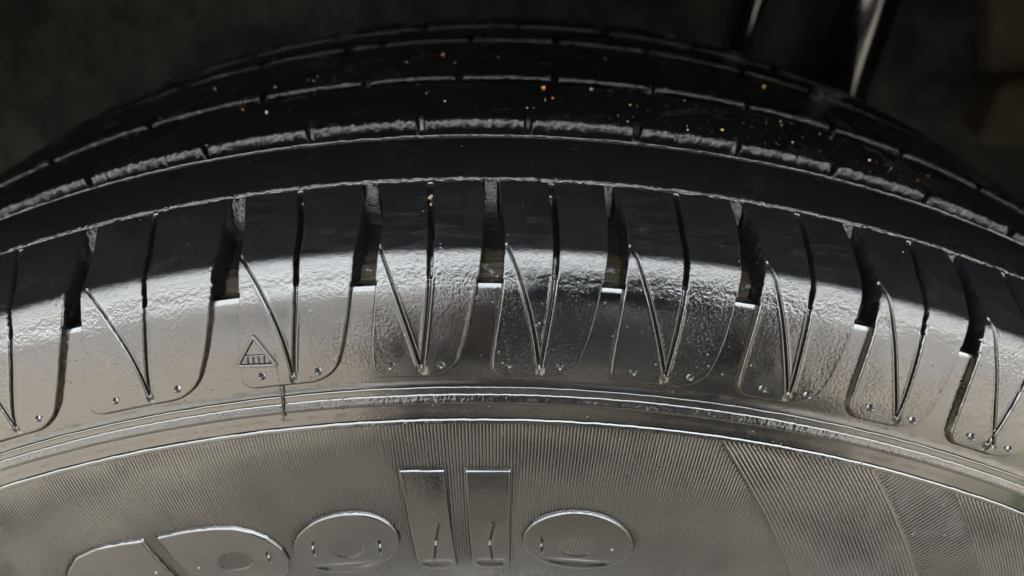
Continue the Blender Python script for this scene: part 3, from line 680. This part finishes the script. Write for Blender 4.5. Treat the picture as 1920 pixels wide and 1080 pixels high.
o = grain(-13.8, 95.0, -4.6, .35, M_or, 71); tag(o, "bright golden grain deep in the cross groove at the far left", "sand grain", "sand grains stuck to the tread")
o = grain(-.86, 76.3, -.9, .40, M_tan, 72, 1.3); tag(o, "tan grain wedged in the top of a thin sipe left of centre", "sand grain", "sand grains stuck to the tread")
o = grain(-.80, 78.4, -.9, .30, M_tan, 73, 1.2); tag(o, "pale grain wedged just below the tan one in the same sipe", "sand grain", "sand grains stuck to the tread")
# countless specks: one object
def specks():
    rg = np.random.RandomState(5); V = []; Q = []
    ico = bmesh.new(); bmesh.ops.create_icosphere(ico, subdivisions=1, radius=1); iv = np.array([v.co[:] for v in ico.verts]); iq = np.array([[v.index for v in f.verts] for f in ico.faces]); ico.free()
    b = 0
    for i in range(320):
        if i < 130: p, t = rg.uniform(3, 21), rg.uniform(24, 46)
        elif i < 155: p, t = rg.uniform(-9, -3), rg.uniform(2, 14)
        elif i < 250: p, t = rg.uniform(-22, 24), rg.uniform(-18, 46)
        else: p, t = rg.uniform(-20, 24), rg.uniform(56, 96)
        r = min(.045*math.exp(abs(rg.randn())*.7), .22)*.001*(.6 if t > 50 else 1.)
        V.append(iv*(1+rg.uniform(-.25, .25, iv.shape))*r+surf(p, t, .03)); Q.append(iq+b); b += len(iv)
    o = mesh_np("sand_specks", np.concatenate(V), np.concatenate(Q), M_ye2, None, tri=True, smooth=False)
    tag(o, "countless fine sand specks scattered over the wet tread", "sand", kind="stuff")
M_ye2 = simple("fine sand", (.26, .215, .14), .4, 400, .6)
specks()

# ---------------------------------------------------------------- car round the wheel
M_paint = simple("dark car paint", (.006, .007, .010), .25, 3)
M_felt = simple("felt liner", (.024, .024, .021), .95, 45, .7, bump=.004, bscale=260)
M_plas = simple("gloss black plastic", (.004, .004, .004), .10, 20)
M_rust = simple("rusty bracket", (.035, .025, .012), .8, 40, .4)
M_under = simple("underbody coat", (.012, .012, .011), .9, 25, .3)
car = thing("car", "dark car body arching over the tyre, its wheel well lined with grey felt", "car", (0, .8, GZ))
# fender with the arch cut out: polar strip from the lip to a big rectangle
bm = bmesh.new(); n = 72; inner = []; mid = []; outer = []; inn2 = []
for i in range(n+1):
    a = -math.pi*.62+2*math.pi*.62*i/n; dx, dz = math.sin(a), math.cos(a)
    rl = .372
    inner.append(bm.verts.new((rl*dx, -.118, rl*dz))); inn2.append(bm.verts.new((rl*dx, -.100, (rl+.002)*dz)))
    mid.append(bm.verts.new(((rl+.03)*dx, -.128, (rl+.03)*dz)))
    k = min(.95/max(abs(dx), 1e-6), .62/max(dz, 1e-6) if dz > 0 else 9, .30/max(-dz, 1e-6) if dz < 0 else 9)
    outer.append(bm.verts.new((k*dx, -.125, k*dz)))
for i in range(n):
    for A, B in ((inn2, inner), (inner, mid), (mid, outer)): bm.faces.new((A[i], A[i+1], B[i+1], B[i]))
bm_obj("fender", bm, M_paint, car, True)
bm = bmesh.new(); add_box(bm, Vector((.55, .62, .66)), (3.2, 1.49, .05), None, .02); bm_obj("bonnet", bm, M_paint, car)
bm = bmesh.new(); add_box(bm, Vector((1.9, -.11, .16)), (1.9, .04, .95), None, .015); bm_obj("door", bm, M_paint, car)
bm = bmesh.new(); add_box(bm, Vector((-.99, .62, .16)), (.06, 1.45, .9), None, .02); bm_obj("bumper", bm, M_plas, car)
bm = bmesh.new(); add_box(bm, Vector((1.7, .62, -.12)), (2.4, 1.4, .03)); bm_obj("floor_pan", bm, M_under, car)
bm = bmesh.new(); add_box(bm, Vector((1.9, .62, .95)), (1.9, 1.3, .55), None, .1); bm_obj("cabin", bm, M_paint, car)
# liner shell
ph = np.linspace(-125, 125, 180); yy = np.linspace(-.108, .30, 60); Pm, Ym = np.meshgrid(ph, yy, indexing='ij')
rr = .378+(vn(Pm*.12+9, Ym*22)-.5)*.012+.02*sstep(Ym, .1, .3)
Vl = np.stack([rr*np.sin(np.radians(Pm)), Ym, rr*np.cos(np.radians(Pm))], -1).reshape(-1, 3); il = np.arange(Vl.shape[0]).reshape(180, 60)
mesh_np("wheel_arch_liner", Vl, np.stack([il[:-1, :-1], il[1:, :-1], il[1:, 1:], il[:-1, 1:]], -1).reshape(-1, 4), M_felt, car)
# inner wall of the well, lumpy felt, closing it towards the engine bay
xs = np.linspace(-.42, .42, 90); zs = np.linspace(-.12, .42, 60); X_, Z_ = np.meshgrid(xs, zs, indexing='ij')
Y_ = .215+(vn(X_*14+30, Z_*14)-.5)*.035+.06*sstep(np.abs(X_-.12), .14, .0)
Vw = np.stack([X_, Y_, Z_], -1).reshape(-1, 3); iw = np.arange(len(Vw)).reshape(90, 60)
mesh_np("inner_wing_panel", Vw, np.stack([iw[:-1, :-1], iw[1:, :-1], iw[1:, 1:], iw[:-1, 1:]], -1).reshape(-1, 4), M_felt, car)
# strut: matt damper tube with a thick and a thin glossy hose in front of it
bm = bmesh.new(); add_tube(bm, [(.112, .175, .10), (.132, .178, .22), (.150, .182, .40)], [.0225, .0235, .0245], 48); bm_obj("damper_tube", bm, M_under, car, True)
bm = bmesh.new(); add_tube(bm, [(.150, .135, .16), (.1525, .135, .215), (.1555, .135, .262), (.162, .135, .30), (.176, .137, .37)], [.010, .011, .0125, .0115, .010], 32); bm_obj("brake_hose", bm, M_plas, car, True)
bm = bmesh.new(); add_tube(bm, [(.094, .135, .20), (.104, .135, .255), (.1125, .135, .296), (.124, .137, .36)], [.004, .0045, .005, .005], 24); bm_obj("sensor_cable", bm, M_plas, car, True)
bm = bmesh.new(); add_box(bm, Vector((.30, .19, .225)), (.10, .03, .035), Matrix.Rotation(.1, 3, 'Y'), .008); bm_obj("bracket", bm, M_rust, car)
bm = bmesh.new(); add_box(bm, Vector((.265, .20, .27)), (.035, .02, .05), Matrix.Rotation(-.3, 3, 'Y'), .006); bm_obj("bracket", bm, M_rust, car)
bm = bmesh.new(); add_tube(bm, [(.283, .17, .247), (.283, .19, .247)], .011, 24); bm_obj("bolt", bm, M_plas, car, True)

# ---------------------------------------------------------------- surroundings (seen mirrored in the wet rubber)
def concrete():
    m, nt, p = mat("driveway concrete"); tc = N(nt, "ShaderNodeTexCoord").outputs['Object']
    f = noise(nt, tc, .9, 6, .65); g = noise(nt, tc, 14, 5, .7)
    mx = N(nt, "ShaderNodeMix", data_type='RGBA'); L(nt, ramp(nt, math_(nt, 'ADD', math_(nt, 'MULTIPLY', f, .6), math_(nt, 'MULTIPLY', g, .4)), .35, .65), mx.inputs[0])
    mx.inputs[6].default_value = (.069, .060, .047, 1); mx.inputs[7].default_value = (.107, .096, .078, 1)
    L(nt, mx.outputs[2], p.inputs['Base Color']); p.inputs['Roughness'].default_value = .55
    b = N(nt, "ShaderNodeBump"); b.inputs['Distance'].default_value = .003; L(nt, noise(nt, tc, 120, 4, .6), b.inputs['Height']); L(nt, b.outputs[0], p.inputs['Normal'])
    return m
bm = bmesh.new(); vs = [bm.verts.new((x, y, GZ)) for x, y in ((-60, -60), (60, -60), (60, 60), (-60, 60))]; bm.faces.new(vs)
g = bm_obj("ground", bm, concrete()); tag(g, kind="structure")
M_wall = simple("pale wall render", (.115, .116, .120), .9, 1.2, .12)
M_glass = simple("dark window glass", (.02, .022, .025), .08, 1)
added_house = thing("added_house", "unseen pale building front added across the drive to block low sky, flat roofed with dark windows", "added_house", (0, -7.6, GZ))  # added out of view, its height chosen to block the low sky in reflections
def panel(x0, x1, z0, z1):
    bm = bmesh.new(); add_box(bm, Vector(((x0+x1)/2, -7.6, GZ+(z0+z1)/2)), (x1-x0, .25, z1-z0)); bm_obj("wall", bm, M_wall, added_house)
xs_ = [-16, -9.2, -7.8, -3.6, -2.2, 3.0, 4.4, 8.6, 10.0, 16]
for k in range(0, len(xs_)-1):
    a_, b_ = xs_[k], xs_[k+1]
    if k % 2 == 0: panel(a_, b_, 0, 4.1)
    else:
        panel(a_, b_, 0, 1.0); panel(a_, b_, 2.3, 4.1)
        bm = bmesh.new(); add_box(bm, Vector(((a_+b_)/2, -7.62, GZ+1.65)), (b_-a_, .04, 1.3)); wn = bm_obj("window", bm, M_glass, added_house)
bm = bmesh.new(); add_box(bm, Vector((0, -7.6, GZ+4.19)), (32.4, .6, .18), None, .02); bm_obj("roof", bm, M_wall, added_house)
# grass strip at the right, mirrored as a green patch
def grass():
    rg = np.random.RandomState(9); n = 2500; x = rg.uniform(.86, 1.06, n); y = rg.uniform(-1.0, -.84, n); a = rg.uniform(0, 6.28, n); h = rg.uniform(.05, .12, n)
    w_ = .004; l = rg.uniform(-.04, .04, (n, 2)); V = np.zeros((n, 3, 3))
    V[:, 0] = np.stack([x-w_*np.cos(a), y-w_*np.sin(a), np.full(n, GZ)], 1); V[:, 1] = np.stack([x+w_*np.cos(a), y+w_*np.sin(a), np.full(n, GZ)], 1)
    V[:, 2] = np.stack([x+l[:, 0], y+l[:, 1], GZ+h], 1)
    o = mesh_np("grass", V.reshape(-1, 3), np.arange(n*3).reshape(n, 3), simple("grass blades", (.06, .13, .025), .6, 5, .3), None, smooth=False, tri=True)
    tag(o, "short green grass beside the drive", "grass", kind="stuff")
grass()

# ---------------------------------------------------------------- photographer crouching behind the camera
M_coat = simple("dark jacket cloth", (.006, .006, .008), .9, 60, .3); M_trs = simple("dark khaki trousers", (.03, .027, .022), .9, 60, .2)
M_skin = simple("skin", (.11, .062, .042), .5, 60, .1); M_hair = simple("black hair", (.01, .008, .007), .5, 90, .3); M_ph = simple("black phone glass", (.006, .006, .007), .12, 10)
person = thing("person", "crouching person in a dark jacket and dark khaki trousers holding a phone towards the tyre", "person", (.15, -.95, GZ))
def skinned(name, verts, edges, radii, mat_, parent, sub=2):
    me = bpy.data.meshes.new(name); me.from_pydata(verts, edges, []); o = bpy.data.objects.new(name, me); link(o, parent)
    s_ = o.modifiers.new("skin", 'SKIN'); me.skin_vertices[0].data[0].use_root = True
    for i, r in enumerate(radii):
        me.skin_vertices[0].data[i].radius = (r, r) if not isinstance(r, tuple) else r
    s2_ = o.modifiers.new("sub", 'SUBSURF'); s2_.levels = sub; s2_.render_levels = sub; me.materials.append(mat_)
    return o
pv = [(.14,-1.02,.0),(.14,-1.0,.14),(.13,-.97,.27),(.13,-.95,.36),(.13,-.93,.42),(.12,-.90,.50),(.12,-.88,.585),
      (.30,-.92,.34),(.33,-.72,.20),(.15,-.42,.26),
      (-.04,-.92,.34),(-.10,-.70,.20),(.0,-.42,.26)]
pe = [(0,1),(1,2),(2,3),(3,4),(4,5),(5,6),(3,7),(7,8),(8,9),(3,10),(10,11),(11,12)]
skinned("upper_body", pv, pe, [(.20,.15),(.20,.15),(.20,.15),(.14,.12),.055,.075,.09,.09,.07,.045,.09,.07,.045], M_coat, person)
lv = [(.14,-1.04,-.02),(.26,-1.0,-.03),(.34,-.66,.08),(.33,-.86,-.24),(.33,-.76,-.29),(.02,-1.0,-.03),(-.08,-.66,.08),(-.06,-.86,-.24),(-.06,-.76,-.29)]
skinned("trousers", lv, [(0,1),(1,2),(2,3),(3,4),(0,5),(5,6),(6,7),(7,8)], [.17,.13,.095,.06,.045,.13,.095,.06,.045], M_trs, person)
bm = bmesh.new(); bmesh.ops.create_icosphere(bm, subdivisions=3, radius=1)
for v in bm.verts: v.co = Vector((.12+v.co.x*.078, -.86+v.co.y*.095, .60+v.co.z*.105*(1 if v.co.z > 0 else 1.1)))
bm_obj("head", bm, M_skin, person, True)
bm = bmesh.new(); bmesh.ops.create_icosphere(bm, subdivisions=3, radius=1)
for v in bm.verts: v.co = Vector((.12+v.co.x*.086, -.875+v.co.y*.10, .63+v.co.z*.10))
bm_obj("hair", bm, M_hair, person, True)
for s_ in (-1, 1):                                       # hands round the phone: palm and five fingers each
    hx = .065+s_*.075; sgn = -s_
    hv = [(hx+s_*.012, -.40, .268), (hx+s_*.008, -.345, .285), (hx, -.31, .30)]; he = [(0, 1), (1, 2)]; hr = [.03, .03, (.018, .03)]
    for f in range(4):
        z0 = .325-.018*f; b0 = len(hv); ln = (1, 1.1, 1.05, .85)[f]
        hv += [(hx, -.285, z0-.01), (hx+sgn*.012*ln, -.262, z0-.004), (hx+sgn*.034*ln, -.256, z0-.004), (hx+sgn*.050*ln, -.262, z0-.006)]
        he += [(2, b0), (b0, b0+1), (b0+1, b0+2), (b0+2, b0+3)]; hr += [.009, .0085, .008, .007]
    b0 = len(hv); hv += [(hx+sgn*.01, -.315, .318), (hx+sgn*.03, -.300, .335), (hx+sgn*.045, -.293, .345)]; he += [(1, b0), (b0, b0+1), (b0+1, b0+2)]; hr += [.012, .010, .009]
    skinned("hand", hv, he, hr, M_skin, person, 1)
phone = thing("phone", "black phone held level in both hands, its lens corner pointing at the tyre", "phone", (.06, -.24, .33))
bm = bmesh.new()
# body lies behind the lens plane, at right angles to the view
ctr = Vector((cx, cy, cz)) - F*.0105 + Rr*.058 - UU*.022
rotm = Matrix((Rr, UU, -F)).transposed()
add_box(bm, ctr, (.150, .072, .008), rotm, .0035); bm_obj("phone_body", bm, M_ph, phone, True)
